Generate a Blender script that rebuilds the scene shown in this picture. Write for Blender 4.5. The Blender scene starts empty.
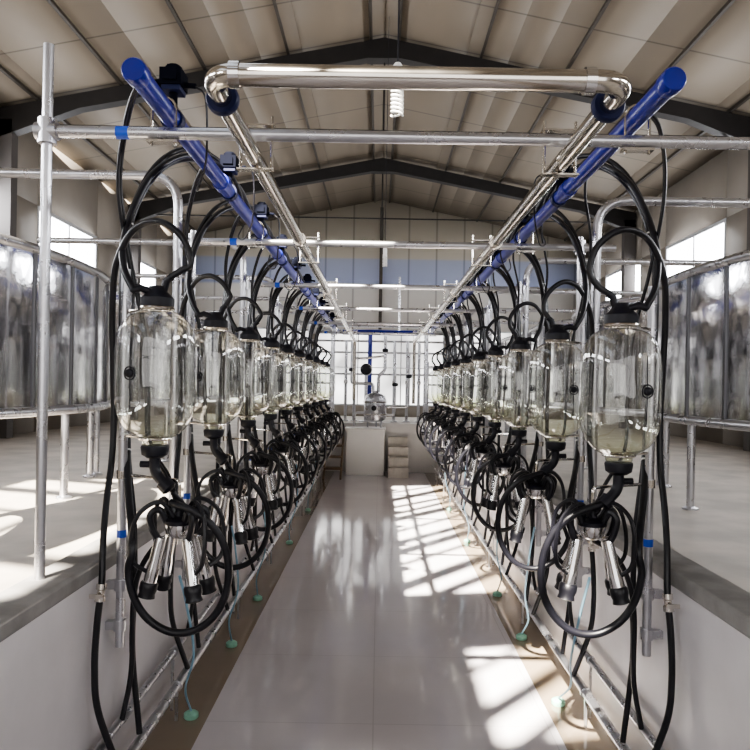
import bpy, math, random
from mathutils import Vector, Matrix
random.seed(4)
S = bpy.context.scene
COL = S.collection
F = 700.0
EYE = 1.55
DECK = 0.87
try:
    S.view_settings.look = 'AgX - Medium High Contrast'
except Exception: pass
# ---------------------------------------------------------------- materials
def mat(name):
    m = bpy.data.materials.new(name); m.use_nodes = True
    nt = m.node_tree; nt.nodes.clear()
    out = nt.nodes.new('ShaderNodeOutputMaterial')
    return m, nt, out
def principled(name, col, rough=.5, metal=0., noise=0., nscale=20., bump=0., col2=None, spec=.5, rvar=0., stretch=None):
    m, nt, out = mat(name)
    p = nt.nodes.new('ShaderNodeBsdfPrincipled')
    nt.links.new(p.outputs[0], out.inputs[0])
    p.inputs['Base Color'].default_value = (*col, 1)
    p.inputs['Roughness'].default_value = rough
    p.inputs['Metallic'].default_value = metal
    p.inputs['Specular IOR Level'].default_value = spec
    if noise > 0 or bump > 0 or rvar > 0:
        tc = nt.nodes.new('ShaderNodeTexCoord')
        n = nt.nodes.new('ShaderNodeTexNoise'); n.inputs['Scale'].default_value = nscale
        n.inputs['Detail'].default_value = 5
        if stretch:
            mp = nt.nodes.new('ShaderNodeMapping'); mp.inputs['Scale'].default_value = stretch
            nt.links.new(tc.outputs['Object'], mp.inputs[0]); nt.links.new(mp.outputs[0], n.inputs['Vector'])
        else:
            nt.links.new(tc.outputs['Object'], n.inputs['Vector'])
        if noise > 0:
            r = nt.nodes.new('ShaderNodeMix'); r.data_type = 'RGBA'
            c2 = col2 if col2 else tuple(c*(1-noise) for c in col)
            r.inputs[6].default_value = (*col, 1); r.inputs[7].default_value = (*c2, 1)
            ramp = nt.nodes.new('ShaderNodeMapRange')
            ramp.inputs[1].default_value = .35; ramp.inputs[2].default_value = .65
            nt.links.new(n.outputs[0], ramp.inputs[0]); nt.links.new(ramp.outputs[0], r.inputs[0])
            nt.links.new(r.outputs[2], p.inputs['Base Color'])
        if rvar > 0:
            mr = nt.nodes.new('ShaderNodeMapRange')
            mr.inputs[3].default_value = max(0.02, rough-rvar); mr.inputs[4].default_value = rough+rvar
            nt.links.new(n.outputs[0], mr.inputs[0]); nt.links.new(mr.outputs[0], p.inputs['Roughness'])
        if bump > 0:
            b = nt.nodes.new('ShaderNodeBump'); b.inputs['Strength'].default_value = bump
            b.inputs['Distance'].default_value = .01
            nt.links.new(n.outputs[0], b.inputs['Height']); nt.links.new(b.outputs[0], p.inputs['Normal'])
    return m
def emis(name, col, st):
    m, nt, out = mat(name)
    e = nt.nodes.new('ShaderNodeEmission'); e.inputs[0].default_value = (*col, 1); e.inputs[1].default_value = st
    nt.links.new(e.outputs[0], out.inputs[0]); return m

M = {}
M['galv'] = principled('galvanised_steel', (.60,.60,.63), .28, .9, .10, 14, 0, rvar=.04)
M['steel'] = principled('stainless_steel', (.70,.66,.60), .14, 1., .08, 12, 0, rvar=.04)
M['sheet'] = principled('stainless_sheet', (.70,.70,.72), .10, 1., .18, 2.2, .5, rvar=.04)
M['seam'] = principled('dark_seam_steel', (.16,.16,.17), .35, .9)
M['chrome'] = principled('polished_shell', (.78,.77,.76), .12, 1.)
M['blue'] = principled('blue_plastic_pipe', (.008,.016,.25), .28, 0, .2, 10, 0)
M['navy'] = principled('dark_blue_gasket', (.006,.010,.05), .5, spec=.25)
M['matte'] = principled('matte_black_housing', (.005,.006,.012), .8, 0, .2, 20, 0, spec=.05)
M['bluetape'] = principled('blue_tape', (.02,.09,.55), .5)
M['rubber'] = principled('black_rubber', (.008,.008,.012), .36, 0, .3, 15, 0, spec=.5)
M['plastic'] = principled('black_plastic', (.008,.008,.014), .4, 0, .2, 30, 0, spec=.35)
M['lightblue'] = principled('pale_blue_tube', (.26,.45,.58), .4)
M['green'] = principled('green_cap', (.34,.66,.52), .5, 0, .2, 40)
M['white'] = principled('white_plastic', (.85,.85,.83), .3)
M['concrete'] = principled('concrete_deck', (.45,.405,.355), .6, 0, .3, 3, .2, col2=(.32,.29,.255))
M['curb'] = principled('curb_concrete', (.31,.30,.29), .65, 0, .3, 8, .25)
M['palestep'] = principled('pale_step', (.70,.66,.60), .6, 0, .2, 8, .1)
M['pitwall'] = principled('pit_wall_paint', (.79,.77,.79), .4, 0, .12, 3, .08)
M['endwall'] = principled('pit_end_paint', (.82,.80,.78), .4, 0, .1, 3, .08)
M['wall'] = principled('wall_panel', (.33,.295,.255), .6, 0, .15, 1.2, .03)
M['column'] = principled('column_paint', (.10,.09,.085), .6, 0, .15, 1.2, .03)
M['beam'] = principled('dark_painted_steel', (.014,.012,.012), .5, .0, .3, 8)
M['purlin'] = principled('purlin_steel', (.07,.06,.05), .5, .2, .2, 8)
M['frame'] = principled('window_frame', (.55,.56,.58), .5)
M['brown'] = principled('brown_step', (.2,.14,.09), .6, 0, .3, 10)
M['pane'] = emis('sky_lit_pane', (.96,.97,1.), 23.)
M['panefill'] = emis('front_fill_pane', (1,.97,.95), 2.2)  # glowing fill added behind the camera to brighten the near objects
def backpane():
    m, nt, out = mat('frosted_back_panel')
    e = nt.nodes.new('ShaderNodeEmission'); nt.links.new(e.outputs[0], out.inputs[0])
    tc = nt.nodes.new('ShaderNodeTexCoord'); n = nt.nodes.new('ShaderNodeTexNoise'); n.inputs['Scale'].default_value = 1.1
    nt.links.new(tc.outputs['Object'], n.inputs['Vector'])
    mr = nt.nodes.new('ShaderNodeMapRange'); mr.inputs[1].default_value=.35; mr.inputs[2].default_value=.65; mr.inputs[3].default_value = 1.2; mr.inputs[4].default_value = 3.8
    nt.links.new(n.outputs[0], mr.inputs[0]); nt.links.new(mr.outputs[0], e.inputs[1])
    e.inputs[0].default_value = (.99,.97,.95,1); return m
M['paneback'] = backpane()
def gablemat():
    m, nt, out = mat('gable_panel')
    p = nt.nodes.new('ShaderNodeBsdfPrincipled'); nt.links.new(p.outputs[0], out.inputs[0]); p.inputs['Roughness'].default_value=.45
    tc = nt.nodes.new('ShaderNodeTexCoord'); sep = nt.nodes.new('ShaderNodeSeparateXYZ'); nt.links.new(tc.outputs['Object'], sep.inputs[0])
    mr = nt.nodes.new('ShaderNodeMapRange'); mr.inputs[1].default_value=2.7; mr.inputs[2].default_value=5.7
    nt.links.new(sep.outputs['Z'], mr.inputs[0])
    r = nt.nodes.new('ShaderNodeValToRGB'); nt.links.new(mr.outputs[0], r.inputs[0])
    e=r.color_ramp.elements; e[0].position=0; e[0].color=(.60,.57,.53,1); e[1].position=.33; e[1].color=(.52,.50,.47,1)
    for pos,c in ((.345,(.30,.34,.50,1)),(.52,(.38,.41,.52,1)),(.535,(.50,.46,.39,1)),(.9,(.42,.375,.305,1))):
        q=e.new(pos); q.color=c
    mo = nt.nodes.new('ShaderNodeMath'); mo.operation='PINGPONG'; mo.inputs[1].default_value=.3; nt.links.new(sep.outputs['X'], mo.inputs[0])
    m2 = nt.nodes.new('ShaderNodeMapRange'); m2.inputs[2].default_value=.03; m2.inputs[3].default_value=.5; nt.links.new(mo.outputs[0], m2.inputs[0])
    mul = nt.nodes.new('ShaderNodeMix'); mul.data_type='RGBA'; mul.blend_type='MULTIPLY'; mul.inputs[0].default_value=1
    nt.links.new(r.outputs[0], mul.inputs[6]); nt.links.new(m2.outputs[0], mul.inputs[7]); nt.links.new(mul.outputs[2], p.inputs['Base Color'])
    return m
M['gable']=gablemat()

def roofmat():
    m, nt, out = mat('roof_underside')
    p = nt.nodes.new('ShaderNodeBsdfPrincipled'); nt.links.new(p.outputs[0], out.inputs[0])
    p.inputs['Roughness'].default_value = .6
    tc = nt.nodes.new('ShaderNodeTexCoord'); sep = nt.nodes.new('ShaderNodeSeparateXYZ')
    nt.links.new(tc.outputs['Object'], sep.inputs[0])
    mo = nt.nodes.new('ShaderNodeMath'); mo.operation = 'PINGPONG'; mo.inputs[1].default_value = .5
    nt.links.new(sep.outputs['Y'], mo.inputs[0])
    mr = nt.nodes.new('ShaderNodeMapRange'); mr.inputs[1].default_value = 0; mr.inputs[2].default_value = .02
    nt.links.new(mo.outputs[0], mr.inputs[0])
    n = nt.nodes.new('ShaderNodeTexNoise'); n.inputs['Scale'].default_value = 1.5; n.inputs['Detail'].default_value = 4
    nt.links.new(tc.outputs['Object'], n.inputs['Vector'])
    a = nt.nodes.new('ShaderNodeMix'); a.data_type = 'RGBA'
    a.inputs[6].default_value = (.235,.196,.150,1); a.inputs[7].default_value = (.208,.176,.138,1)
    nt.links.new(n.outputs[0], a.inputs[0])
    b = nt.nodes.new('ShaderNodeMix'); b.data_type = 'RGBA'; b.inputs[6].default_value = (.09,.077,.06,1)
    nt.links.new(mr.outputs[0], b.inputs[0]); nt.links.new(a.outputs[2], b.inputs[7])
    nt.links.new(b.outputs[2], p.inputs['Base Color'])
    return m
M['roof'] = roofmat()

def floormat():
    m, nt, out = mat('pit_floor_tile')
    p = nt.nodes.new('ShaderNodeBsdfPrincipled'); nt.links.new(p.outputs[0], out.inputs[0])
    tc = nt.nodes.new('ShaderNodeTexCoord'); sep = nt.nodes.new('ShaderNodeSeparateXYZ')
    nt.links.new(tc.outputs['Object'], sep.inputs[0])
    br = nt.nodes.new('ShaderNodeTexBrick'); br.offset = 0
    br.inputs['Scale'].default_value = 1.0
    br.inputs['Color1'].default_value = (.73,.695,.72,1); br.inputs['Color2'].default_value = (.715,.685,.71,1)
    br.inputs['Mortar'].default_value = (.61,.58,.60,1); br.inputs['Mortar Size'].default_value = .003
    br.inputs['Brick Width'].default_value = .8; br.inputs['Row Height'].default_value = .8
    nt.links.new(tc.outputs['Object'], br.inputs['Vector'])
    n = nt.nodes.new('ShaderNodeTexNoise'); n.inputs['Scale'].default_value = 1.6; n.inputs['Detail'].default_value = 5
    nt.links.new(tc.outputs['Object'], n.inputs['Vector'])
    dm = nt.nodes.new('ShaderNodeMapRange'); dm.inputs[3].default_value=.84; dm.inputs[4].default_value=1.08
    nt.links.new(n.outputs[0], dm.inputs[0])
    mul = nt.nodes.new('ShaderNodeMix'); mul.data_type = 'RGBA'; mul.blend_type = 'MULTIPLY'; mul.inputs[0].default_value = 1
    nt.links.new(br.outputs[0], mul.inputs[6]); nt.links.new(dm.outputs[0], mul.inputs[7])
    ad = nt.nodes.new('ShaderNodeMath'); ad.operation = 'SUBTRACT'; ad.inputs[1].default_value = .035
    nt.links.new(sep.outputs['X'], ad.inputs[0])
    ab = nt.nodes.new('ShaderNodeMath'); ab.operation = 'ABSOLUTE'; nt.links.new(ad.outputs[0], ab.inputs[0])
    gt = nt.nodes.new('ShaderNodeMath'); gt.operation = 'GREATER_THAN'; gt.inputs[1].default_value = .80
    nt.links.new(ab.outputs[0], gt.inputs[0])
    g = nt.nodes.new('ShaderNodeMix'); g.data_type = 'RGBA'; g.inputs[6].default_value = (.38,.30,.205,1); g.inputs[7].default_value = (.21,.168,.128,1)
    nt.links.new(n.outputs[0], g.inputs[0])
    mx = nt.nodes.new('ShaderNodeMix'); mx.data_type = 'RGBA'
    nt.links.new(gt.outputs[0], mx.inputs[0]); nt.links.new(mul.outputs[2], mx.inputs[6]); nt.links.new(g.outputs[2], mx.inputs[7])
    nt.links.new(mx.outputs[2], p.inputs['Base Color'])
    mr = nt.nodes.new('ShaderNodeMapRange'); mr.inputs[3].default_value = .04; mr.inputs[4].default_value = .15
    nt.links.new(n.outputs[0], mr.inputs[0]); nt.links.new(mr.outputs[0], p.inputs['Roughness'])
    p.inputs['Specular IOR Level'].default_value=1.0
    return m
M['floor'] = floormat()

def glassmat():
    m, nt, out = mat('clear_jar_glass')
    lw = nt.nodes.new('ShaderNodeLayerWeight'); lw.inputs[0].default_value = .5
    pw = nt.nodes.new('ShaderNodeMath'); pw.operation = 'POWER'; pw.inputs[1].default_value = 5.5
    nt.links.new(lw.outputs['Facing'], pw.inputs[0])
    pr = nt.nodes.new('ShaderNodeMath'); pr.operation = 'POWER'; pr.inputs[1].default_value = 2.6
    nt.links.new(lw.outputs['Facing'], pr.inputs[0])
    tc = nt.nodes.new('ShaderNodeTexCoord'); sep = nt.nodes.new('ShaderNodeSeparateXYZ'); nt.links.new(tc.outputs['Object'], sep.inputs[0])
    zr = nt.nodes.new('ShaderNodeMapRange'); zr.inputs[1].default_value=1.34; zr.inputs[2].default_value=1.47
    nt.links.new(sep.outputs['Z'], zr.inputs[0])
    base = nt.nodes.new('ShaderNodeMix'); base.data_type='RGBA'
    base.inputs[6].default_value=(.95,.965,.82,1); base.inputs[7].default_value=(.985,.992,.97,1)
    nt.links.new(zr.outputs[0], base.inputs[0])
    tcol = nt.nodes.new('ShaderNodeMix'); tcol.data_type = 'RGBA'
    tcol.inputs[7].default_value = (.06,.075,.055,1)
    nt.links.new(base.outputs[2], tcol.inputs[6]); nt.links.new(pw.outputs[0], tcol.inputs[0])
    tr = nt.nodes.new('ShaderNodeBsdfTransparent'); nt.links.new(tcol.outputs[2], tr.inputs[0])
    gl = nt.nodes.new('ShaderNodeBsdfGlossy'); gl.inputs['Roughness'].default_value = .01
    gl.inputs[0].default_value = (1,1,1,1)
    n = nt.nodes.new('ShaderNodeTexNoise'); n.inputs['Scale'].default_value = 5
    nt.links.new(tc.outputs['Object'], n.inputs['Vector'])
    b = nt.nodes.new('ShaderNodeBump'); b.inputs['Strength'].default_value = .6; b.inputs['Distance'].default_value = .02
    nt.links.new(n.outputs[0], b.inputs['Height']); nt.links.new(b.outputs[0], gl.inputs['Normal'])
    mr = nt.nodes.new('ShaderNodeMapRange'); mr.inputs[3].default_value = .10; mr.inputs[4].default_value = .9
    nt.links.new(pr.outputs[0], mr.inputs[0])
    mx = nt.nodes.new('ShaderNodeMixShader')
    nt.links.new(mr.outputs[0], mx.inputs[0]); nt.links.new(tr.outputs[0], mx.inputs[1]); nt.links.new(gl.outputs[0], mx.inputs[2])
    nt.links.new(mx.outputs[0], out.inputs[0])
    return m
M['glass'] = glassmat()

# ---------------------------------------------------------------- geometry helpers
class G:
    def __init__(s): s.v=[]; s.f=[]
    def add(s, v, f):
        o=len(s.v); s.v+= [tuple(p) for p in v]; s.f += [tuple(i+o for i in q) for q in f]
    def box(s, c, d, rot=None):
        x,y,z=[a/2 for a in d]
        vs=[Vector((i*x,j*y,k*z)) for i in (-1,1) for j in (-1,1) for k in (-1,1)]
        if rot is not None: vs=[rot@p for p in vs]
        c=Vector(c); s.add([c+p for p in vs], [(0,1,3,2),(4,6,7,5),(0,4,5,1),(2,3,7,6),(0,2,6,4),(1,5,7,3)]); return s
    def rings(s, rings, closed_ends=True):
        n=len(rings[0]); vs=[p for r in rings for p in r]; fs=[]
        for i in range(len(rings)-1):
            for j in range(n):
                a=i*n+j; b=i*n+(j+1)%n; fs.append((a,b,b+n,a+n))
        if closed_ends:
            fs.append(tuple(range(n-1,-1,-1))); fs.append(tuple((len(rings)-1)*n+j for j in range(n)))
        s.add(vs,fs); return s
    def tube(s, pts, r, seg=10, caps=True):
        pts=[Vector(p) for p in pts]; k=len(pts)
        rr = r if isinstance(r,(list,tuple)) else [r]*k
        T=[]
        for i in range(k):
            a=pts[max(i-1,0)]; b=pts[min(i+1,k-1)]; T.append((b-a).normalized())
        up=Vector((0,0,1)) if abs(T[0].z)<.9 else Vector((1,0,0))
        N=(up-T[0]*up.dot(T[0])).normalized(); R=[]
        for i in range(k):
            if i>0:
                N=(N-T[i]*N.dot(T[i])).normalized()
            B=T[i].cross(N)
            R.append([pts[i]+(N*math.cos(2*math.pi*j/seg)+B*math.sin(2*math.pi*j/seg))*rr[i] for j in range(seg)])
        return s.rings(R, caps)
    def cyl(s,a,b,r,r2=None,seg=16): return s.tube([a,b],[r,r if r2 is None else r2],seg)
    def lathe(s, prof, c=(0,0,0), seg=32, ax=None, caps=True):
        c=Vector(c); q = Vector((0,0,1)).rotation_difference(Vector(ax).normalized()) if ax else None
        R=[]
        for (r,z) in prof:
            ring=[Vector((r*math.cos(2*math.pi*j/seg), r*math.sin(2*math.pi*j/seg), z)) for j in range(seg)]
            if q: ring=[q@p for p in ring]
            R.append([c+p for p in ring])
        return s.rings(R,caps)
    def mesh(s,name,m,angle=38):
        me=bpy.data.meshes.new(name); me.from_pydata(s.v,[],s.f); me.update()
        for p in me.polygons: p.use_smooth=True
        me.set_sharp_from_angle(angle=math.radians(angle))
        me.materials.append(M[m]); return me
def cr(pts, n=7):
    P=[Vector(p) for p in pts]; P=[P[0]*2-P[1]]+P+[P[-1]*2-P[-2]]; out=[]
    for i in range(1,len(P)-2):
        p0,p1,p2,p3=P[i-1:i+3]
        for k in range(n):
            t=k/n
            out.append(.5*((2*p1)+(p2-p0)*t+(2*p0-5*p1+4*p2-p3)*t*t+(3*p1-p0-3*p2+p3)*t**3))
    out.append(P[-2]); return out
def fillet(pts, rad, n=7):
    P=[Vector(p) for p in pts]; out=[P[0]]
    for i in range(1,len(P)-1):
        a,b,c=P[i-1],P[i],P[i+1]; u=(a-b).normalized(); w=(c-b).normalized()
        p=b+u*rad; q=b+w*rad
        for k in range(n+1):
            t=k/n; out.append(p*(1-t)**2+b*2*t*(1-t)+q*t*t)
    out.append(P[-1]); return out
def ob(name, me, loc=(0,0,0), parent=None, label=None, cat=None, group=None, kind=None):
    o=bpy.data.objects.new(name, me); o.location=loc; COL.objects.link(o)
    if parent: o.parent=parent
    if label: o['label']=label
    if cat and not parent: o['category']=cat
    if group and not parent: o['group']=group
    if kind: o['kind']=kind
    return o
def thing(name, loc, label, cat, parts, group=None, rotz=0):
    r=ob(name,None,loc,None,label,cat,group); r.empty_display_size=.1; r.rotation_euler[2]=rotz
    def rec(ps,par):
        for p in ps:
            c=ob(p[0],p[1],(0,0,0),par,p[2] if len(p)>2 else None)
            if len(p)>3: rec(p[3],c)
    rec(parts,r); return r
def clone(root, loc, rotz=None):
    def rec(o,par):
        c=o.copy(); COL.objects.link(c)
        if par: c.parent=par
        for ch in o.children: rec(ch,c)
        return c
    c=rec(root,None); c.location=loc
    if rotz is not None: c.rotation_euler[2]=rotz
    return c

# ---------------------------------------------------------------- room shell
YB=15.2; YF=-3.5; XW=4.46; PL=-1.0; PR=1.07; PE=12.5
def struct(name, g, m, label, angle=30):
    o=ob(name,g.mesh(name,m,angle),label=label,kind='structure'); return o
g=G(); g.box(((PL+PR)/2,(YF+PE)/2,-.05),(PR-PL,PE-YF,.1)); struct('floor',g,'floor','pale glossy tiled pit floor with tan gutter strips')
g=G(); g.box(((-XW+PL)/2-.1,(YF+YB)/2,DECK-.06),(XW+PL+.2-.12,YB-YF,.12)); struct('floor.001',g,'concrete','rough grey concrete cow platform')
g=G(); g.box(((XW+PR)/2+.1,(YF+YB)/2,DECK-.06),(XW-PR+.2-.12,YB-YF,.12)); struct('floor.002',g,'concrete','rough grey concrete cow platform')
g=G(); g.box(((PL+PR)/2,(PE+YB)/2+.06,DECK-.06),(PR-PL+.3,YB-PE-.12,.12)); struct('floor.003',g,'concrete','grey concrete landing beyond the pit')
g=G(); g.box((PL-.06,(YF+PE)/2,(DECK-.02)/2),(.12,PE-YF,DECK-.02)); struct('wall_pit_left',g,'pitwall','off-white painted pit side wall')
g=G(); g.box((PR+.06,(YF+PE)/2,(DECK-.02)/2),(.12,PE-YF,DECK-.02)); struct('wall_pit_right',g,'pitwall','off-white painted pit side wall')
g=G(); g.box(((PL+PR)/2,PE+.06,(DECK)/2),(PR-PL+.24,.12,DECK)); struct('wall_pit_end',g,'endwall','off-white painted pit end wall')
for i,(x,s) in enumerate(((PL,-1),(PR,1))):
    g=G(); g.box((x+s*.065,(YF+PE)/2,DECK+.005),(.15,PE-YF,.06)); o=struct('trim_%d'%(i+1),g,'curb','grey concrete curb along the pit edge')
    b=o.modifiers.new('b','BEVEL'); b.width=.012; b.segments=2

def cells(us,vs,holes,fn,g):
    for i in range(len(us)-1):
        for j in range(len(vs)-1):
            cu=(us[i]+us[i+1])/2; cv=(vs[j]+vs[j+1])/2
            if any(a<cu<b and c<cv<d for a,b,c,d in holes): continue
            g.add([fn(us[i],vs[j]),fn(us[i+1],vs[j]),fn(us[i+1],vs[j+1]),fn(us[i],vs[j+1])],[(0,1,2,3)])
ZR=5.58; SL=.2
def rz(x): return ZR-SL*abs(x)
wn=0
def window(pos, u, w, h, mullu, mullv, pm, label, frame=.05):
    global wn; wn+=1
    u=Vector(u); nrm=u.cross(Vector((0,0,1))); R=Matrix((u,nrm,Vector((0,0,1)))).transposed()
    g=G(); c0=Vector(pos)
    def bar(a0,a1,b0,b1,d=.07): g.box(c0+u*((a0+a1)/2)+Vector((0,0,(b0+b1)/2)),(a1-a0,d,b1-b0),R)
    bar(0,w,0,frame); bar(0,w,h-frame,h); bar(0,frame,frame,h-frame); bar(w-frame,w,frame,h-frame)
    for k in range(1,mullu): bar(w*k/mullu-frame*.4,w*k/mullu+frame*.4,frame,h-frame,.05)
    for k in range(1,mullv): bar(frame,w-frame,h*k/mullv-frame*.3,h*k/mullv+frame*.3,.04)
    o=struct('window_%d'%wn,g,'frame',label)
    p=G(); p.add([c0,c0+u*w,c0+u*w+Vector((0,0,h)),c0+Vector((0,0,h))],[(0,1,2,3)])
    c=ob('pane',p.mesh('pane',pm),(0,0,0),o); c['kind']='structure'
    return o
ww=[(-2.6+2.9*k, -2.6+2.9*k+1.9) for k in range(6)]
WZ=(3.15,3.78)
for s,nm in ((-1,'left'),(1,'right')):
    us=[YF]+[v for a in ww for v in a]+[YB]; vs=[DECK-.1,WZ[0],WZ[1],rz(XW)+.02]
    g=G(); cells(us,vs,[(a,b,*WZ) for a,b in ww],lambda a,b:(s*XW,a,b),g)
    o=struct('wall_'+nm,g,'wall','pale sandwich panel wall with high windows')
    sm=o.modifiers.new('s','SOLIDIFY'); sm.thickness=.06; sm.offset=0
    for a,b in ww: window((s*XW,a,WZ[0]),(0,1,0),b-a,WZ[1]-WZ[0],2,1,'pane','bright framed side wall window')
bw=[(-4.2,-1.5),(-1.4,1.4),(1.5,4.2)]
us=[-XW]+[v for a in bw for v in a]+[XW]
g=G(); cells(us,[DECK-.1,1.1,2.75],[(a,b,1.1,2.75) for a,b in bw],lambda a,b:(a,YB,b),g)
o=struct('wall_back',g,'wall','pale end wall with translucent panels'); sm=o.modifiers.new('s','SOLIDIFY'); sm.thickness=.06; sm.offset=0
g=G(); g.add([(-XW,YB,2.75),(XW,YB,2.75),(XW,YB,rz(XW)),(0,YB,ZR),(-XW,YB,rz(XW))],[(0,1,2,3,4)])
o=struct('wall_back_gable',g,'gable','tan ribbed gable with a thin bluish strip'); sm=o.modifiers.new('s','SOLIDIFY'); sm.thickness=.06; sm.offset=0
g=G(); g.box((0,YB-.08,(2.75+ZR)/2-.1),(.07,.07,ZR-2.75-.2)); struct('trim_3',g,'purlin','thin steel post up the middle of the gable')
for a,b in bw: window((a,YB,1.1),(1,0,0),b-a,1.65,3,2,'paneback','pale translucent end wall panel',.03)
g=G(); cells([-XW,-3.2,3.2,XW],[-.1,1.0,3.9,4.6],[(-3.2,3.2,1.0,3.9)],lambda a,b:(a,YF,b),g)
g.add([(-XW,YF,4.6),(XW,YF,4.6),(XW,YF,rz(XW)),(0,YF,ZR),(-XW,YF,rz(XW))],[(0,1,2,3,4)])
struct('wall_front',g,'wall','pale front wall around the added glowing fill opening')
window((-3.2,YF,1.0),(1,0,0),6.4,2.9,4,2,'panefill','added glowing fill opening behind the camera')  # added fill source, out of view, not a known door
# roof
SUN_HOLES=[(.95,1.76,-.3,5.3),(.95,1.42,-2.5,-1.4),(2.62,3.8,-2.3,.6)]  # roof holes added out of view to land sun patches on floor and platform
for s,nm in ((-1,''),(1,'.001')):
    g=G(); hol=SUN_HOLES if s<0 else []
    cells([0,.95,1.42,1.76,2.62,3.8,XW],[YF,-2.5,-2.3,-1.4,-.3,.6,5.3,YB],hol,lambda a,b:(s*a,b,rz(a)),g)
    o=struct('ceiling'+nm,g,'roof','greyish brown ribbed sheet roof underside'); sm=o.modifiers.new('s','SOLIDIFY'); sm.thickness=.04; sm.offset=0
def sun_patch_bars(x0,x1,y0,y1,step,w,skew,lon=(.0,),amp=.25):  # unseen slanted bars, added to break the sun patches into streaks
    global wn; wn+=1; g=G(); y=y0+step*.3; k=0
    xc=-(x0+x1)/2
    while y<y1:
        sk=skew+6*math.sin(k*3.1)
        R=Matrix.Rotation(-math.atan(SL),3,'Y')@Matrix.Rotation(math.radians(sk),3,'Z')
        g.box((xc,y,rz(xc)),((x1-x0)/math.cos(math.radians(sk))+.1,w*(1+.5*math.sin(k*2.3)),.04),R); y+=step*(1+amp*math.sin(k*1.7)); k+=1
    R2=Matrix.Rotation(-math.atan(SL),3,'Y')
    for q in lon: g.box((xc+q,(y0+y1)/2,rz(xc+q)+.03),(.06,y1-y0,.04),R2)
    struct('window_%d'%wn,g,'frame','barred roof skylight opening')
sun_patch_bars(*SUN_HOLES[0],.50,.12,48,(),.3); sun_patch_bars(*SUN_HOLES[1],.40,.08,44,()); sun_patch_bars(*SUN_HOLES[2],.62,.09,-30)
for s in (-1,1):
    for x in (.16,1.1,2.05,3.0,3.95):
        g=G(); R=Matrix.Rotation(s*math.atan(SL),3,'Y')
        ya=6.2 if s<0 else YF+.1
        g.box((s*x,(ya+YB-.1)/2,rz(x)-.045),(.03,YB-.1-ya,.045),R)
        ob('roof_purlin',g.mesh('roof_purlin','purlin'),label='thin steel purlin running under the roof sheets',cat='roof beam',group='roof purlins')
def portal(y):
    g=G()
    for s in (-1,1):
        def pz(x,d): return rz(x)-.09-d
        vs=[]
        for x,dd in ((0,.20),(XW-1.0,.17),(XW-.06,.34)):
            for yy in (-.07,.07):
                vs.append((s*x,y+yy,pz(x,0))); vs.append((s*x,y+yy,pz(x,dd)))
        fs=[]
        for k in range(2):
            a=k*4; fs+=[(a,a+4,a+5,a+1),(a+2,a+3,a+7,a+6),(a,a+2,a+6,a+4),(a+1,a+5,a+7,a+3)]
        fs+=[(0,1,3,2),(8,10,11,9)]
        g.add(vs,fs)
    g.box((0,y,ZR-.24),(.4,.16,.18))
    r=[('rafter',g.mesh('rafter','beam'))]
    for s in (-1,1):
        c=G(); c.box((s*(XW-.15),y,(DECK+rz(XW)-.2)/2),(.2,.14,rz(XW)-.2-DECK)); r.append(('column',c.mesh('column','column')))
    t=G(); t.cyl((-XW+.2,y,4.45),(XW-.2,y,4.45),.012); r.append(('tie_rod',t.mesh('tie_rod','beam')))
    t=G(); t.cyl((0,y,4.45),(0,y,ZR-.35),.01); r.append(('hanger_rod',t.mesh('hanger_rod','beam')))
    return thing('roof_truss',(0,0,0),'dark painted steel portal frame with tie rod','roof truss',r,'roof trusses')
for y in (8.0,12.2): portal(y)

# ---------------------------------------------------------------- overhead pipework
BZ=2.43; XBL,XBR=-.71,.82
def bluepipe(x):
    g=G(); g.cyl((x,2.0,BZ),(x,11.6,BZ),.031,seg=24)
    e=G(); e.lathe([(.0,0),(.032,0),(.036,.006),(.036,.05),(.033,.056)],(x,1.975,BZ),24,(0,1,0))
    cs=[]
    for k in range(6):
        c=G(); y=3.1+1.7*k
        c.lathe([(.0312,-.035),(.037,-.033),(.037,.033),(.0312,.035)],(x,y,BZ),20,(0,1,0)); cs.append(('pipe_coupling',c.mesh('pipe_coupling','blue')))
    return thing('vacuum_pipe',(0,0,0),'long blue plastic vacuum pipe with capped end','pipe',[('pipe',g.mesh('pipe','blue')),('end_cap',e.mesh('end_cap','blue'))]+cs,'blue vacuum pipes')
bluepipe(XBL); bluepipe(XBR)
MZ=2.27; XML,XMR=-.41,.57; YM=1.64; YE=11.5
g=G()
path=fillet([(XML,YE,1.3),(XML,YE,MZ),(XML,YM,MZ),(XMR,YM,MZ),(XMR,YE,MZ),(XMR,YE,1.25)],.07,8)
g.tube(path,.0262,24)
parts=[('pipe',g.mesh('pipe','steel'))]
for x in (XML,XMR):
    c=G(); c.lathe([(.0265,-.014),(.038,-.014),(.042,-.008),(.042,.008),(.038,.014),(.0265,.014)],(x,YM+.14,MZ),24,(0,1,0)); parts.append(('gasket_flange',c.mesh('gasket_flange','navy'),'dark blue clamped flange'))
    for y in (3.5,5.4,7.3,9.2):
        c=G(); c.lathe([(.0265,-.018),(.033,-.018),(.036,-.006),(.036,.006),(.033,.018),(.0265,.018)],(x,y,MZ),20,(0,1,0)); parts.append(('pipe_union',c.mesh('pipe_union','steel')))
for x in (XML+.06,XMR-.09):
    c=G(); c.lathe([(.0265,-.012),(.031,-.012),(.031,.012),(.0265,.012)],(x,YM,MZ),20,(1,0,0)); parts.append(('weld_collar',c.mesh('weld_collar','chrome')))
thing('milk_pipe',(0,0,0),'U-shaped polished stainless milk line hanging below the frame','pipe',parts)
XPR=1.13
CBZ=2.35
ys=[2.26+1.72*k for k in range(6)]
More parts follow.
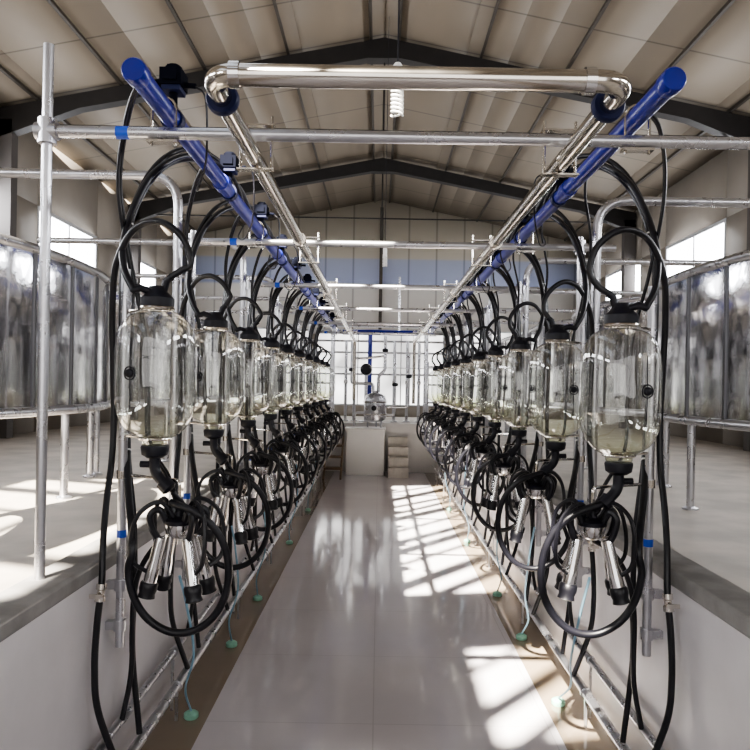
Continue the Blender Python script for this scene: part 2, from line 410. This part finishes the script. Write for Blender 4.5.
for k,y in enumerate(ys):
    xr=XPR if k else 1.42
    XPL=-1.07 if k else -1.085
    g=G(); g.cyl((XPL,y,CBZ),(xr+.2,y,CBZ),.0195,seg=18)
    parts=[('pipe',g.mesh('pipe','galv'))]
    for x in (XPL,xr):
        c=G(); c.lathe([(.02,-.035),(.028,-.035),(.028,.035),(.02,.035)],(x,y,CBZ),18,(1,0,0)); c.lathe([(.024,-.04),(.029,-.04),(.029,.04),(.024,.04)],(x,y,CBZ),18)
        parts.append(('tee_fitting',c.mesh('tee_fitting','galv')))
    for x in (XML,XMR):
        c=G(); c.cyl((x+.05,y,MZ-.034),(x+.05,y,CBZ+.06),.005,seg=8); c.cyl((x-.05,y,MZ-.034),(x-.05,y,CBZ+.06),.005,seg=8)
        c.box((x,y,MZ-.032),(.12,.03,.005)); c.box((x,y,CBZ+.03),(.12,.03,.005)); parts.append(('pipe_hanger',c.mesh('pipe_hanger','steel')))
    for x in (XBL,XBR):
        c=G()
        c.tube([(x-.038,y,CBZ-.04),(x-.038,y,BZ)]+[(x-.038*math.cos(a),y,BZ+.038*math.sin(a)) for a in [math.pi*q/8 for q in range(1,8)]]+[(x+.038,y,BZ),(x+.038,y,CBZ-.04)],.005,6)
        c.box((x,y,CBZ-.028),(.1,.035,.008)); parts.append(('u_bolt',c.mesh('u_bolt','steel')))
    c=G(); c.lathe([(.0197,-.02),(.0205,-.02),(.0205,.02),(.0197,.02)],(XBL-.13,y,CBZ),16,(1,0,0)); parts.append(('blue_tape',c.mesh('blue_tape','bluetape'),'blue tape band'))
    thing('overhead_crossbar',(0,0,0),'galvanised steel crossbar carrying the overhead pipes','metal bar',parts,'overhead crossbars')
    for x in (XPL,xr):
        g=G(); g.cyl((0,0,-.005 if x<1.3 else -.04),(0,0,CBZ+(.28 if k==0 else .06)-DECK-.04),.0165,seg=18)
        ps=[('pole',g.mesh('pole','galv'))]
        if k:
            b=G(); b.lathe([(.0185,0),(.03,0),(.028,.03),(.0185,.032)],(0,0,-.005),16); ps.append(('floor_socket',b.mesh('floor_socket','galv')))
        thing('frame_post',(x,y,DECK+.04),'galvanised steel upright standing on the pit curb','metal post',ps,'frame uprights')
for k in range(5):
    y=3.68+1.76*k
    for s,x,hz in ((-1,-1.07,2.63),(1,1.13,2.54)):
        g=G(); g.tube(fillet([(0,0,.035),(0,0,hz-DECK),(s*1.6,0,hz-DECK)],.17,8),.024,16)
        b=G(); b.lathe([(.0245,0),(.035,0),(.033,.03),(.0245,.032)],(0,0,.035),16)
        thing('stall_hoop',(x,y,DECK),'galvanised bent pipe hoop reaching over the cow platform','metal hoop',[('pipe',g.mesh('pipe','galv')),('floor_socket',b.mesh('floor_socket','galv'))],'stall hoops')
RL=1.9
TZ=2.22
def rump(s):
    n=28; pts=[]
    for k in range(n+1):
        a=math.pi*k/n; pts.append((s*(.26-.26*math.sin(a)**.8),RL/2-(RL/2-.04)*math.cos(a)))
    g=G(); vs=[]; fs=[]
    for (x,y) in pts:
        vs+= [(x,y,1.40-DECK),(x,y,TZ-.02-DECK)]
    for k in range(n): fs.append((2*k,2*k+2,2*k+3,2*k+1))
    g.add(vs,fs)
    out=[('curved_sheet',g.mesh('curved_sheet','sheet'))]
    for z in (1.38-DECK,TZ-DECK):
        f=G(); f.tube([(x,y,z) for x,y in pts],.026,12); out.append(('rail',f.mesh('rail','galv')))
    for k in (0,14,n):
        p=G(); x,y=pts[k]; q=s*.03 if k==14 else 0; zt=1.38 if k==14 else TZ+.05
        p.cyl((x+q,y,0),(x+q,y,zt-DECK),.022); p.lathe([(.022,0),(.045,0),(.045,.01),(.022,.02)],(x+q,y,0),16)
        out.append(('post',p.mesh('post','galv')))
    for k in (6,10,14,18,22):
        x,y=pts[k]; rb=G(); rb.box((x-s*.003,y,(1.40+TZ)/2-DECK),(.008,.022,TZ-1.40)); out.append(('seam_strip',rb.mesh('seam_strip','seam'),'dark vertical seam strip'))
    return out
for s in (-1,1):
    y0=1.12
    r=thing('rump_guard',(s*1.76,y0,DECK),'curved stainless splash panel on galvanised pipe frame','metal panel',rump(s),'curved rump guards')
    for k in range(1,6): clone(r,(s*1.76,y0+k*1.93,DECK))
for s,xx in ((-1,PL),(1,PR)):
    for z,r,yo,dx in ((.16,.021,0,.10),(.27,.017,.1,.05)):
        g=G(); g.cyl((xx-s*dx,1.2,z),(xx-s*dx,12.2,z),r,seg=16)
        pr=[('pipe',g.mesh('pipe','galv'))]
        for k in range(8):
            y=1.8+1.4*k+yo; c=G(); c.box((xx-s*dx,y,z/2),(.012,.012,z)); c.lathe([(r+.0003,-.008),(r+.005,-.008),(r+.005,.008),(r+.0003,.008)],(xx-s*dx,y,z),14,(0,1,0)); pr.append(('pipe_clip',c.mesh('pipe_clip','galv')))
        thing('wash_pipe',(0,0,0),'pale steel pipe clipped along the foot of the pit wall','pipe',pr,'low pit pipes')

# ---------------------------------------------------------------- stalls
NJ=10; Y0=2.48; DY=.885
SIDE={-1:dict(x=-.79,b=.79-.71,dz=.035,wall=.21,cz=1.045),1:dict(x=.854,b=.854-.82,dz=.004,wall=.216,cz=1.065)}
def jar_parts(s,dz):
    zb=1.34+dz
    g=G(); g.lathe([(.022,-.062),(.036,-.058),(.046,-.045),(.046,-.034),(.056,-.026),(.080,-.013),(.102,.006),(.119,.030),(.130,.058),(.1365,.092),(.139,.13),(.1395,.20),(.1385,.29),(.135,.325),(.126,.358),(.112,.384),(.094,.403),(.074,.416),(.058,.424),(.05,.43),(.048,.447)],(0,0,zb),48,caps=False)
    lid=G(); lid.lathe([(0,.435),(.054,.435),(.058,.44),(.058,.468),(.05,.476),(.034,.492),(.03,.51),(.0,.512)],(0,0,zb),24)
    lid.tube([(-s*.02,0,zb+.49),(-s*.03,0,zb+.53),(-s*.05,0,zb+.545)],.014,10); lid.tube([(s*.02,-.02,zb+.49),(s*.05,-.03,zb+.50),(s*.08,-.03,zb+.49)],.013,10)
    el=G(); el.lathe([(0,-.052),(.047,-.052),(.049,-.06),(.045,-.085),(.028,-.096),(0,-.097)],(0,0,zb),20)
    el.tube(fillet([(0,0,zb-.09),(0,0,zb-.15),(-s*.055,-.01,zb-.20)],.03,5),.019,12)
    el.lathe([(.0,0),(.027,0),(.028,.006),(.028,.034),(.02,.04),(0,.04)],(-s*.032,-.006,zb-.18),14,(-s*.7,-.1,-.7))
    el.cyl((s*.0,.0,zb-.12),(s*.05,0,zb-.12),.012)
    dial=G()
    dx,dy=.1395*math.cos(-1.25 if s>0 else -1.89),.1395*math.sin(-1.25)
    n=Vector((dx,dy,0)).normalized()
    dial.lathe([(0,0),(.014,0),(.016,.004),(.014,.012),(.006,.016),(0,.016)],(dx,dy,zb+.2),16,tuple(n))
    tw=[(n*.1445+Vector((0,0,zb+.2))+ (Vector((-n.y,n.x,0))*math.cos(a)+Vector((0,0,1))*math.sin(a))*.022) for a in [2*math.pi*q/16 for q in range(17)]]
    dial.tube(tw,.0025,6)
    sc=G(); sc.tube([n*.1395+Vector((0,0,zb+.08)),n*.1425+Vector((0,0,zb+.15)),n*.1425+Vector((0,0,zb+.24)),n*.140+Vector((0,0,zb+.32))],.0018,6)
    out=[('glass_vessel',g.mesh('glass_vessel','glass',60)),('lid',lid.mesh('lid','plastic'),'black rubber lid with hose nipples'),('outlet_elbow',el.mesh('outlet_elbow','plastic'),'black outlet elbow'),
            ('sampling_valve',dial.mesh('sampling_valve','plastic')),('level_rod',sc.mesh('level_rod','plastic'))]
    for z,r in ((zb+.432,.055),(zb-.028,.053)):
        ring=G()
        ring.tube([(r*math.cos(a),r*math.sin(a),z) for a in [2*math.pi*q/24 for q in range(25)]],.006,8)
        ring.tube([(s*r*.75,r*.7,z),(s*.145,.12,z)],.007,8)
        out.append(('mounting_ring',ring.mesh('mounting_ring','steel')))
    return out
def cluster_parts(s):
    c=G(); c.lathe([(0,-.05),(.022,-.048),(.038,-.035),(.045,-.012),(.046,0)],(0,0,0),24)
    ct=G(); ct.lathe([(.046,0),(.05,.002),(.05,.014),(.04,.022),(.018,.03),(.012,.05),(0,.052)],(0,0,0),24)
    parts=[('claw_bowl',c.mesh('claw_bowl','chrome'),'steel claw bowl'),('claw_top',ct.mesh('claw_top','plastic'))]
    for k in range(4):
        a=math.radians(32+90*k+ (8 if k%2 else -8)); u=Vector((math.cos(a),math.sin(a)*.85,0))
        top=u*.062+Vector((0,0,-.04)); bot=u*(.098+.012*(k%2))+Vector((0,0,-.200)); d=(bot-top).normalized(); L=(bot-top).length
        sh=G(); sh.lathe([(.012,.0),(.0185,.004),(.0205,.02),(.0205,.09),(.0235,.11),(.0245,L)],top,18,tuple(d))
        li=G(); li.lathe([(0,0),(.027,0),(.031,.006),(.031,.026),(.027,.04),(.030,.054),(.019,.058),(.0,.056)],bot-d*.004,18,tuple(d))
        tb=G(); tb.tube(cr([u*.04+Vector((0,0,.008)),u*.070+Vector((0,0,.055)),u*.100+Vector((0,0,.035)),u*.09+Vector((0,0,-.015)),top+d*.016]),.012,8)
        w=Vector((-u.y,u.x,0))*.016
        pt=G(); pt.tube(cr([u*.02+w+Vector((0,0,.03)),u*.07+w*1.5+Vector((0,0,.085)),u*.14+w*1.4+Vector((0,0,.045)),u*.165+w+Vector((0,0,-.04)),u*.155+w*.6+Vector((0,0,-.12)),top+d*.125+w*.3+u*.014]),.008,6)
        parts.append(('teat_cup',sh.mesh('teat_cup','chrome'),'chrome teat cup shell',[('rubber_liner',li.mesh('rubber_liner','rubber'))]))
        parts.append(('milk_tube',tb.mesh('milk_tube','rubber'))); parts.append(('pulse_tube',pt.mesh('pulse_tube','rubber')))
    return parts
PZ=.12
def puls_parts(s):
    b=G(); b.box((0,0,PZ+.015),(.072,.082,.055)); b.cyl((0,0,.03),(0,0,PZ-.01),.014); b.box((0,-.044,PZ+.015),(.045,.008,.03))
    c=G(); c.lathe([(0,PZ+.043),(.026,PZ+.043),(.028,PZ+.047),(.028,PZ+.057),(.02,PZ+.064),(0,PZ+.065)],(0,0,0),18); c.box((0,-.02,PZ+.05),(.03,.02,.014))
    bp=G(); bp.box((0,0,PZ-.02),(.062,.07,.018))
    out=[('body',b.mesh('body','matte')),('cap',c.mesh('cap','matte')),('base_block',bp.mesh('base_block','navy'),'dark blue base block')]
    for x,y in ((s,-.02),(s,.02),(-s,0)):
        n=G(); n.cyl((x*.034,y,PZ),(x*.075,y,PZ-.004),.009,seg=10); out.append(('hose_nipple',n.mesh('hose_nipple','matte')))
    cl=G(); cl.lathe([(.0313,-.018),(.038,-.018),(.038,.018),(.0313,.018)],(0,0,0),18,(0,1,0))
    return out+[('pipe_saddle',cl.mesh('pipe_saddle','navy'))]
def post_parts(s,dz,wall):
    p=G(); p.cyl((s*.16,.13,.56),(s*.16,.13,1.93+dz),.0165,seg=16)
    out=[('pole',p.mesh('pole','galv'))]
    for z in (.64,.79):
        br=G(); br.lathe([(.017,-.02),(.024,-.02),(.024,.02),(.017,.02)],(s*.16,.13,z),14); br.box((s*((.175+wall)/2),.13,z),(wall-.176,.03,.03)); out.append(('wall_bracket',br.mesh('wall_bracket','galv')))
    h=G(); h.tube(fillet([(s*.16,.13,1.20),(-s*.02,.03,1.20),(-s*.09,0,1.20),(-s*.09,0,1.10)],.02,5),.006,8)
    h.lathe([(.017,-.015),(.022,-.015),(.022,.015),(.017,.015)],(s*.16,.13,1.20),14)
    out.append(('cluster_hook',h.mesh('cluster_hook','steel')))
    t=G(); t.lathe([(.0167,-.014),(.0175,-.014),(.0175,.014),(.0167,.014)],(s*.16,.13,.98),14); out.append(('blue_tape',t.mesh('blue_tape','bluetape'),'blue tape band'))
    return out
def J(a): return random.uniform(-a,a)
def tie(path,i,r):
    i=max(1,min(len(path)-2,i)); d=(path[i+1]-path[i-1]).normalized()
    g=G(); g.lathe([(r+.0002,-.003),(r+.002,-.003),(r+.002,.003),(r+.0002,.003)],path[i],10,tuple(d)); return g
for s in (-1,1):
    P=SIDE[s]; dz=P['dz']; b=P['b']; cz=P['cz']; i0=0 if s<0 else 1
    J0=thing('milk_jar',(P['x'],Y0,0),'clear glass milk recorder jar with black lid and elbow','glass jar',jar_parts(s,dz),'milk jars along the pit')
    C0=thing('milking_cluster',(P['x']-s*.09,Y0,cz),'milking cluster with four chrome teat cups hanging from hook','milking cluster',cluster_parts(s),'milking clusters')
    U0=thing('pulsator',(P['x']-s*b,Y0-.12+DY*i0,BZ),'small black pulsator with dark blue base on blue pipe','pulsator',puls_parts(s),'pulsators')
    Q0=thing('jar_post',(P['x'],Y0,0),'galvanised jar support post bracketed to the pit wall','metal post',post_parts(s,dz,P['wall']),'jar support posts')
    for i in range(NJ):
        y=Y0+DY*i
        if i>0:
            clone(J0,(P['x'],y,0)); clone(C0,(P['x']-s*.09,y,cz),random.uniform(-.4,.4)); clone(Q0,(P['x'],y,0))
        if i>i0: clone(U0,(P['x']-s*b,y-.12,BZ))
        ox,oy=P['x'],y
        def W(pts,j=.01):
            out=[]; n=len(pts)
            for k,(u,v,z) in enumerate(pts):
                e=0 if (k==0 or k==n-1) else j
                out.append((ox+s*(u+J(e)),oy+v+J(e),z+J(e)*1.2))
            return out
        far=i>5; n=5 if far else 8; sg=6 if far else 10
        cu,cv,rc,rh=-.105,-.045,.172,.225; zc=cz-.155
        ring=[(cu+rc*math.cos(a),cv-.03*math.sin(a*1.0+.3),zc+rh*math.sin(a)) for a in [math.radians(q) for q in (25,0,-25,-50,-78,-105,-132,-160,-188,-215,-245)]]
        p=cr(W([(-b+.0,1.28,2.455),(-b+.01,1.25,2.50),(-b+.03,1.12,2.555),(.01,.90,2.58),(.075,.66,2.55),(.135,.45,2.44),(.18,.30,2.26),(.20,.22,2.05),(.196,.195,1.80),(.184,.19,1.58),(.168,.19,1.36),(.125,.09,1.17)]+ring+[(cu+.03,-.03,zc+rh*1.04),(-.088,-.005,cz+.07),(-.09,0,cz+.045)],.0),n)
        g=G(); g.tube(p,.0135,sg); parts=[('hose',g.mesh('hose','rubber'))]
        if i<4:
            for q in (6.6,10.4): parts.append(('cable_tie',tie(p,int(q*n),.0135).mesh('cable_tie','white'),'white cable tie'))
        thing('milk_hose',(0,0,0),'thick black rubber hose coiled in a ring round the cluster','hose',parts,'looped milk hoses')
        if i==0:
            st_=[(-.045,0,1.885+dz),(-.085,.0,1.91+dz),(-.115,.0,1.97),(-.085,.0,2.06),(.0,.0,2.115),(.10,.03,2.09),(.175,.07,1.97),(.205,.12,1.80)]
        else:
            st_=[(-.045,0,1.885+dz),(-.065,.005,1.92+dz),(-.06,.01,1.98),(-.02,.015,2.035),(.04,.025,2.065),(.11,.045,2.04),(.175,.08,1.94),(.205,.12,1.80)]
        p=cr(W(st_+[(.21,.15,1.6),(.208,.16,1.42),(.205,.14,1.26),(.198,.08,1.12),(.185,.02,.98),(.172,-.02,.84),(.178,-.04,.7),(.18,-.05,.55),(.165,-.05,.4),(.10,-.02,.18)],.0),n)
        g=G(); g.tube(p,.012,sg); parts=[('hose',g.mesh('hose','rubber'))]
        if i<5:
            k=int(13.3*n); q=p[k]; d=(p[k+1]-p[k-1]).normalized()
            v=G(); v.lathe([(0,-.03),(.018,-.03),(.018,-.012),(.013,-.008),(.013,.008),(.018,.012),(.018,.03),(0,.03)],q,14,tuple(d)); v.cyl(q,q+Vector((-s*.0,-.04,0)),.006,seg=8); v.box(q+Vector((0,-.043,0)),(.045,.008,.014))
            parts.append(('valve',v.mesh('valve','steel'),'steel tap'))
        thing('vacuum_hose',(0,0,0),'black rubber hose from jar lid down the pit wall','hose',parts,'jar vacuum hoses')
        if i<5:
            p=cr(W([(-.07,-.012,1.125+dz),(-.10,.02,1.06+dz),(-.06,.11,1.0),(.03,.16,.94),(.10,.17,.84),(.125,.17,.7),(.13,.17,.45),(.15,.14,.28)],.003),n)
            g=G(); g.tube(p,.010,sg); thing('outlet_hose',(0,0,0),'black rubber hose dropping from jar outlet to low pipe','hose',[('hose',g.mesh('hose','rubber'))],'outlet hoses')
        g=G()
        st_=[(-b+.07,-.12,BZ+PZ-.004),(-b+.12,-.12,2.55)] if i>=i0 else [(-b+.0,-.10,2.458),(-b+.05,-.10,2.50)]
        pts=st_+[(.11,-.04,2.46),(.17,.06,2.26),(.165,.17,2.0),(.12,.21,1.75),(.10,.20,1.5),(.08,.17,1.32),(-.02,.08,1.20),(-.075,.01,cz+.07)]
        p=cr(W(pts,.0),n); g.tube(p,.0065,6)
        g.tube([q+Vector((.004,.0142,.0)) for q in p],.0065,6)
        thing('pulse_hose',(0,0,0),'thin twin black pulse tube from pulsator to claw','hose',[('hose',g.mesh('hose','rubber'))],'pulse tubes')
        g=G(); p=cr(W([(-b+.0,.84,2.455),(-b+.01,.81,2.50),(-b+.05,.68,2.54),(.055,.50,2.51),(.125,.33,2.39),(.16,.20,2.22),(.155,.08,2.05),(.12,.0,1.91+dz),(.075,-.03,1.832+dz)],.0),n); g.tube(p,.0125,sg)
        thing('lid_hose',(0,0,0),'black rubber hose arching from blue pipe to jar lid','hose',[('hose',g.mesh('hose','rubber'))],'arching lid hoses')
        # wider outer arch dropping behind the jar to the low pipe
        g=G(); p=cr(W([(-b+.0,1.06,2.455),(-b+.01,1.03,2.51),(-b+.05,.92,2.59),(.05,.72,2.61),(.13,.52,2.52),(.19,.37,2.34),(.222,.29,2.10),(.224,.27,1.85),(.21,.27,1.55),(.19,.27,1.25),(.16,.26,1.0),(.15,.25,.75),(.15,.24,.5),(.11,.22,.19)],.0),n); g.tube(p,.0115,sg)
        thing('wash_hose',(0,0,0),'black rubber hose arching from blue pipe to wash pipe','hose',[('hose',g.mesh('hose','rubber'))],'outer arching hoses')
        if i0<=i<4:
            g=G(); p=cr(W([(-b-.075,-.12,BZ+PZ-.004),(-b-.10,-.11,2.50),(-b-.10,-.05,2.34),(-b-.04,.1,2.26),(-b+.02,.25,2.31),(-b+.03,.4,2.40)],.012),n); g.tube(p,.004,6)
            ob('pulsator_cable',g.mesh('pulsator_cable','rubber'),label='thin black cable sagging under the blue pipe',cat='cable',group='pulsator cables')
        if i in (0,1,2,4,6):
            cy=y+(.95 if s>0 else .75); cxx=(PR-.165) if s>0 else (PL+.16)
            g=G(); p=cr([(ox-s*.09,oy+.02,cz-.19),(ox-s*.09,oy+.12,.72),(ox-s*.06,oy+.35,.45),((ox+cxx)/2,(oy+.35+cy)/2,.22),(cxx,cy,.03)],n); g.tube(p,.005,6)
            c=G(); c.lathe([(0,0),(.030,0),(.034,.006),(.033,.022),(.022,.030),(.01,.036),(0,.036)],(cxx,cy,0),16)
            thing('rinse_tube',(0,0,0),'pale blue tube ending in a green floor cap','tube',[('tube',g.mesh('tube','lightblue')),('green_cap',c.mesh('green_cap','green'),'mint green plastic cap')],'rinse tubes')

# ---------------------------------------------------------------- hanging lamps
def lamp(x,y,z):
    c=G(); c.cyl((0,0,.12),(0,0,rz(x)-z-.02),.003,seg=6)
    so=G(); so.lathe([(0,.125),(.012,.125),(.022,.11),(.022,.06),(.02,.055),(0,.055)],(0,0,0),18)
    b=G(); b.lathe([(0,.056),(.02,.056),(.024,.045),(.024,.02),(0,.018)],(0,0,0),18)
    sp=G()
    for ph in (0,math.pi):
        sp.tube([( .022*math.cos(t+ph),.022*math.sin(t+ph),.015-.016*t/ math.pi) for t in [k*math.pi/8 for k in range(49)]],.0045,8)
    r=thing('hanging_lamp',(x,y,z),'white spiral energy-saving bulb hanging on a cord','lamp',[('cord',c.mesh('cord','plastic')),('socket',so.mesh('socket','white')),('ballast',b.mesh('ballast','white')),('spiral_tube',sp.mesh('spiral_tube','white'))],'hanging lamps')
    return r
lamp(.052,2.75,2.69); lamp(.04,7.6,2.92)

# ---------------------------------------------------------------- pit end equipment
g=G(); n_=4
for k in range(n_):
    d0=.20*(n_-k); zz=.64*(k+1)/n_
    g.box((.35,PE-d0/2-.006,zz-.08),(.34,d0,.16))
ob('concrete_steps',g.mesh('concrete_steps','palestep'),label='pale concrete steps climbing out of the pit',cat='steps')
g=G(); g.box((-.22,PE-.27,.39),(.66,.52,.78)); g.box((-.22,PE-.275,.795),(.70,.54,.03))
o=ob('white_plinth',g.mesh('white_plinth','white'),label='white painted block projecting into the pit end',cat='plinth')
bm=o.modifiers.new('b','BEVEL'); bm.width=.01; bm.segments=2
tr=[]
for k in range(4):
    g=G(); g.box((0,.2*k,.17*(k+1)),(.28,.2,.03)); tr.append(('tread',g.mesh('tread','brown')))
for x in (-.14,.14):
    g=G(); g.tube([(x,-.12,0),(x,.72,.76)],.018,8); tr.append(('stringer',g.mesh('stringer','brown')))
thing('step_ladder',(-.74,PE-1.0,0),'small brown metal steps against the pit end wall','steps',tr)
v=G(); v.lathe([(0,.09),(.11,.10),(.18,.13),(.195,.17),(.195,.48),(.17,.55),(.10,.59),(.06,.60),(.06,.64),(.0,.645)],(0,0,0),32)
pp=[('vessel',v.mesh('vessel','galv'))]
for a in (-.7,1.4,3.6):
    l=G(); l.cyl((.14*math.cos(a),.14*math.sin(a),0),(.14*math.cos(a),.14*math.sin(a),.13),.014,seg=8); pp.append(('leg',l.mesh('leg','galv')))
for z in (.22,.43):
    l2=G(); l2.lathe([(.196,z),(.21,z),(.21,z+.025),(.196,z+.025)],(0,0,0),32); pp.append(('clamp_band',l2.mesh('clamp_band','chrome')))
l2=G(); l2.lathe([(0,0),(.045,0),(.045,.03),(0,.035)],(-.02,-.193,.34),20,(0,-1,0)); pp.append(('sight_port',l2.mesh('sight_port','plastic')))
p=G(); p.tube(fillet([(.05,0,.61),(.05,0,.9),(.16,.05,1.0),(.16,.05,1.6)],.05),.030,12); pp.append(('riser_pipe',p.mesh('riser_pipe','galv')))
p=G(); p.tube(fillet([(-.04,0,.61),(-.04,0,.76),(-.42,0,.76),(-.42,0,1.5)],.06),.026,12); pp.append(('inlet_pipe',p.mesh('inlet_pipe','galv')))
p=G(); p.tube(fillet([(-.18,0,.25),(-.36,0,.25),(-.36,0,.02)],.06),.022,12); pp.append(('drain_pipe',p.mesh('drain_pipe','galv')))
p=G(); p.tube(fillet([(.18,0,.36),(.58,0,.36),(.58,0,1.3)],.06),.022,12); pp.append(('side_pipe',p.mesh('side_pipe','galv')))
p=G(); p.tube(fillet([(.18,0,.22),(.34,0,.22),(.34,0,.95),(.34,.1,1.3)],.06),.02,12); pp.append(('return_pipe',p.mesh('return_pipe','galv')))
p=G(); p.tube(fillet([(-.42,0,1.2),(-.2,0,1.2),(.16,.05,1.25)],.06),.02,12); pp.append(('bypass_pipe',p.mesh('bypass_pipe','galv')))
for z,x in ((1.0,-.42),(1.35,.16),(.9,.58),(.75,.34)):
    l2=G(); l2.lathe([(.0,-.03),(.045,-.03),(.055,-.015),(.055,.015),(.045,.03),(0,.03)],(x,.05 if x==.16 else 0,z),16); pp.append(('valve',l2.mesh('valve','plastic'),'black pipe valve'))
thing('receiver_tank',(-.06,PE-.27,.81),'upright stainless receiver tank on three legs with pipes','tank',pp)
m=G(); m.lathe([(0,0),(.08,0),(.10,.01),(.10,.2),(.07,.23),(0,.235)],(0,-.03,.96),20,(0,-1,0)); f=G(); f.lathe([(0,0),(.115,0),(.115,.03),(0,.03)],(0,.0,.96),20,(0,-1,0))
st=G(); st.box((0,.03,.47),(.06,.06,.94)); st.box((0,.03,.01),(.24,.2,.02))
thing('milk_pump',(-.24,PE+.4,DECK),'black round milk pump on a galvanised stand','pump',[('motor',m.mesh('motor','plastic')),('volute',f.mesh('volute','galv')),('stand',st.mesh('stand','galv'))])
HY=PE+.75; HZ=2.54
g=G(); g.cyl((-.70,HY,HZ),(.70,HY,HZ),.05,seg=14)
h=G(); h.cyl((-.18,HY,HZ),(-.18,HY,DECK),.042,seg=14); k=G(); k.cyl((.36,HY,HZ+.04),(.36,HY,3.6),.02,seg=12)
thing('vacuum_manifold',(0,0,0),'blue plastic header pipe with a downpipe to the landing','pipe',[('header',g.mesh('header','blue')),('downpipe',h.mesh('downpipe','blue')),('riser',k.mesh('riser','galv'))])
for x in (-.62,-.46,.28,.52,.74):
    g=G(); g.cyl((0,0,0),(0,0,1.5),.028,seg=12); b=G(); b.box((0,0,.01),(.12,.12,.02)); c=G(); c.lathe([(.028,.7),(.042,.7),(.042,.76),(.028,.76)],(0,0,0),14)
    thing('standpipe',(x,PE+.55,DECK),'stainless standpipe rising from the landing','pipe',[('pipe',g.mesh('pipe','galv')),('base_plate',b.mesh('base_plate','galv')),('pipe_union',c.mesh('pipe_union','chrome'))],'stainless standpipes')
for yy,zs in ((PE+1.5,(1.55,1.75)),(PE+2.1,(.9,1.35,1.9))):
    pr=[]
    for z in zs:
        g=G(); g.cyl((-2.1,0,z),(2.1,0,z),.022,seg=10); pr.append(('rail',g.mesh('rail','galv')))
    for x in (-2.1,-.95,.95,2.1):
        p=G(); p.cyl((x,0,0),(x,0,zs[-1]+.05),.026); pr.append(('post',p.mesh('post','galv')))
    thing('holding_rail',(0,yy,DECK),'galvanised pipe rail fence across the landing','rail fence',pr,'landing rails')
for s in (-1,1):
    x0,x1=s*.95,s*2.0; pr=[]
    for z in (.35,.7,1.05):
        g=G(); g.cyl((x0,0,z),(x1,0,z),.018,seg=10); pr.append(('rail',g.mesh('rail','galv')))
    for x in (x0,x1):
        p=G(); p.cyl((x,0,0),(x,0,1.15),.024); pr.append(('post',p.mesh('post','galv')))
    thing('barrier_gate',(0,PE+1.2,DECK),'galvanised three-rail gate across the platform end','gate',pr,'platform end gates')

# ---------------------------------------------------------------- light
w=bpy.data.worlds.new('World'); S.world=w; w.use_nodes=True
bg=w.node_tree.nodes['Background']; bg.inputs[0].default_value=(.8,.88,1,1); bg.inputs[1].default_value=1.3
sd=bpy.data.lights.new('sun','SUN'); sd.energy=70; sd.angle=math.radians(.7); sd.color=(1,.92,.80)
so=bpy.data.objects.new('sun',sd); COL.objects.link(so)
so.rotation_euler=Vector((.25,.70,-.67)).to_track_quat('-Z','Y').to_euler()
# ---------------------------------------------------------------- camera
cd=bpy.data.cameras.new('camera'); cam=bpy.data.objects.new('camera',cd); COL.objects.link(cam); S.camera=cam
cd.sensor_width=36; cd.lens=36*F/750; cd.shift_x=-4/750; cd.shift_y=10/750; cd.clip_start=.05
cam.matrix_world=Matrix.Translation((0,0,EYE))@Matrix.Rotation(math.radians(90),4,'X')@Matrix.Rotation(math.radians(1.0),4,'Z')
